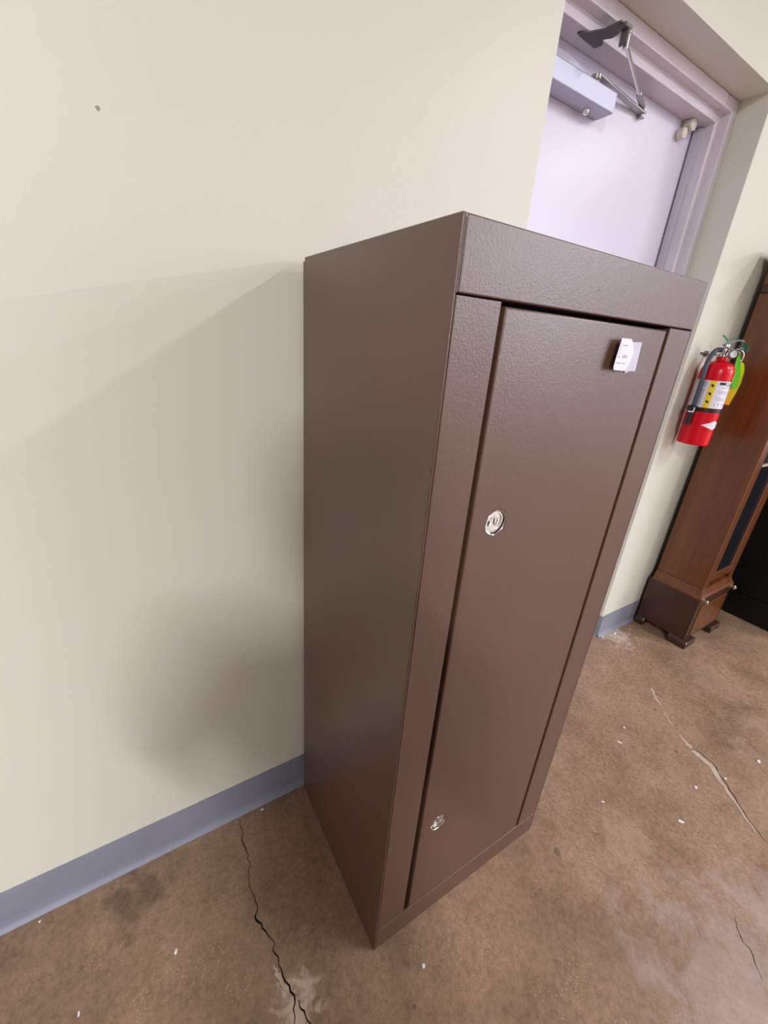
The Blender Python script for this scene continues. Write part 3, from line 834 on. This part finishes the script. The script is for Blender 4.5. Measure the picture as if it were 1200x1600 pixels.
# ------------------------------------------------------------------ plaster chips on the floor
CHIPS = [(0.9502, -0.6605, 0.020, 0.009, 2.2, 'longest white plaster chip, lying alone between the cabinet and the right floor crack'),
         (1.1115, -0.6314, 0.013, 0.010, 0.4, 'squarish white plaster chip just left of the pale patched floor crack'),
         (1.1252, -0.3807, 0.012, 0.008, 1.0, 'white plaster chip on open floor right of the cabinet hinge side, farthest from the camera'),
         (1.0475, -0.4091, 0.018, 0.006, 2.0, 'thin white plaster sliver right of the cabinet, next to a smaller chip'),
         (0.7912, -0.5067, 0.010, 0.005, 2.4, 'tiny white plaster sliver nearest the cabinet bottom right corner'),
         (1.4259, -0.6971, 0.016, 0.011, 0.3, 'broad white plaster chip right of the pale patched crack at the frame edge'),
         (0.0838, -0.5245, 0.010, 0.009, 0.6, 'round white plaster chip on the floor in front of the cabinet front left corner'),
         (-0.3793, -0.2311, 0.012, 0.006, 1.2, 'white plaster chip on bare floor left of the dark crack'),
         (-0.1281, -0.0265, 0.008, 0.007, 0.2, 'small white plaster chip by the baseboard between the dark crack and the cabinet'),
         (-0.6354, -0.026, 0.006, 0.006, 0.0, 'tiny white plaster chip against the baseboard at the far left'),
         (-0.5548, -0.236, 0.011, 0.004, 1.5, 'narrow white plaster sliver at the bottom left edge of the floor'),
         (0.0305, -0.4423, 0.012, 0.004, 1.0, 'white plaster sliver touching the cabinet front left bottom corner'),
         (1.2388, -0.6665, 0.010, 0.008, 0.3, 'small white plaster chip lying on the pale patched floor crack'),
         (1.552, -0.022, 0.022, 0.010, 0.8, 'white plaster chip at the baseboard corner beside the door recess'),
         (1.640, -0.034, 0.028, 0.010, 0.2, 'largest white plaster flake under the right baseboard near the wooden case'),
         (1.7476, -0.050, 0.008, 0.007, 0.5, 'tiny white plaster chip next to the rear foot of the wooden case')]
for cx, cy, a, b, rot, lab_ in CHIPS:
    pts = []
    k = 7
    for i in range(k):
        t = 2 * PI * i / k; r = random.uniform(0.75, 1.1) * 0.5
        x, y = a * r * math.cos(t), b * r * math.sin(t)
        pts.append((x * math.cos(rot) - y * math.sin(rot), x * math.sin(rot) + y * math.cos(rot)))
    o = MB().prism(pts, 'z', 0.0, min(a, b) * 0.25).build('plaster_chip', 'plaster', None, bevel=0.0004, seg=1)
    o.location = (cx, cy, 0.0003)
    tag(o, lab_, 'chip', 'plaster chips on the floor')

# ------------------------------------------------------------------ the photographer, just behind the camera
def photographer():
    fx, fy = 0.547, 0.837
    ox, oy = -0.545, -1.182
    def P(r, f, z): return (ox + fy * r + fx * f, oy - fx * r + fy * f, z)
    V = []; Rd = []; Ed = []
    def chain(pts, start=None):
        prev = start
        for p, rad in pts:
            V.append(P(*p)); Rd.append(rad)
            if prev is not None: Ed.append((prev, len(V) - 1))
            prev = len(V) - 1
        return prev
    hips = chain([((0, 0, 0.96), (0.165, 0.125))])
    waist = chain([((0, 0.0, 1.10), (0.150, 0.115)), ((0, 0.0, 1.26), (0.165, 0.125)), ((0, -0.01, 1.40), (0.150, 0.105))], hips)
    neck = chain([((0, 0.0, 1.49), (0.062, 0.062)), ((0, 0.02, 1.54), (0.060, 0.060))], waist)
    chain([((0, 0.035, 1.60), (0.082, 0.092)), ((0, 0.045, 1.67), (0.086, 0.098)), ((0, 0.040, 1.74), (0.060, 0.070))], neck)
    for s_ in (-1, 1):
        chain([((0.18 * s_, 0.0, 1.41), (0.065, 0.065)), ((0.235 * s_, 0.02, 1.27), (0.055, 0.055)), ((0.25 * s_, 0.06, 1.13), (0.046, 0.046)),
               ((0.17 * s_, 0.20, 1.20), (0.040, 0.040)), ((0.10 * s_, 0.31, 1.262), (0.028, 0.030)), ((0.080 * s_, 0.35, 1.275), (0.030, 0.018))], waist)
        palm = len(V) - 1
        for k, (dz, ln) in enumerate(((0.030, 0.040), (0.012, 0.046), (-0.006, 0.043), (-0.022, 0.034))):
            chain([((0.075 * s_, 0.375, 1.278 + dz), (0.009, 0.009)), ((0.060 * s_, 0.392, 1.280 + dz), (0.0085, 0.0085)), (((0.060 - ln * 0.6) * s_, 0.388, 1.280 + dz), (0.008, 0.008))], palm)
        chain([((0.072 * s_, 0.345, 1.30), (0.010, 0.010)), ((0.050 * s_, 0.352, 1.315), (0.0095, 0.0095))], palm)
        chain([((0.095 * s_, 0.0, 0.86), (0.098, 0.105)), ((0.105 * s_, 0.02, 0.66), (0.080, 0.085)), ((0.11 * s_, 0.03, 0.49), (0.062, 0.066)),
               ((0.115 * s_, 0.01, 0.32), (0.058, 0.064)), ((0.12 * s_, -0.01, 0.12), (0.046, 0.050)), ((0.12 * s_, 0.01, 0.055), (0.048, 0.050)),
               ((0.13 * s_, 0.10, 0.045), (0.046, 0.040)), ((0.135 * s_, 0.165, 0.040), (0.038, 0.032))], hips)
    me = bpy.data.meshes.new('person')
    base = Vector((ox, oy, 0.0))
    me.from_pydata([tuple(Vector(v) - base) for v in V], Ed, [])
    o = bpy.data.objects.new('person', me); COL.objects.link(o); o.location = base
    sk = o.modifiers.new('skin', 'SKIN'); sk.use_smooth_shade = True
    if not me.skin_vertices: me.attributes.new('skin', 'FLOAT_VECTOR', 'POINT')
    for i, sv in enumerate(me.skin_vertices[0].data):
        sv.radius = Rd[i]; sv.use_root = (i == 0)
    o.modifiers.new('subsurf', 'SUBSURF').render_levels = 2
    me.materials.append(MAT['cloth'])
    return o
MAT['cloth'] = plain('dark_clothing', (0.035, 0.035, 0.045), 0.85, var=0.2)
pe = photographer()
tag(pe, 'person in dark clothes standing behind the camera with both hands raised', 'person')
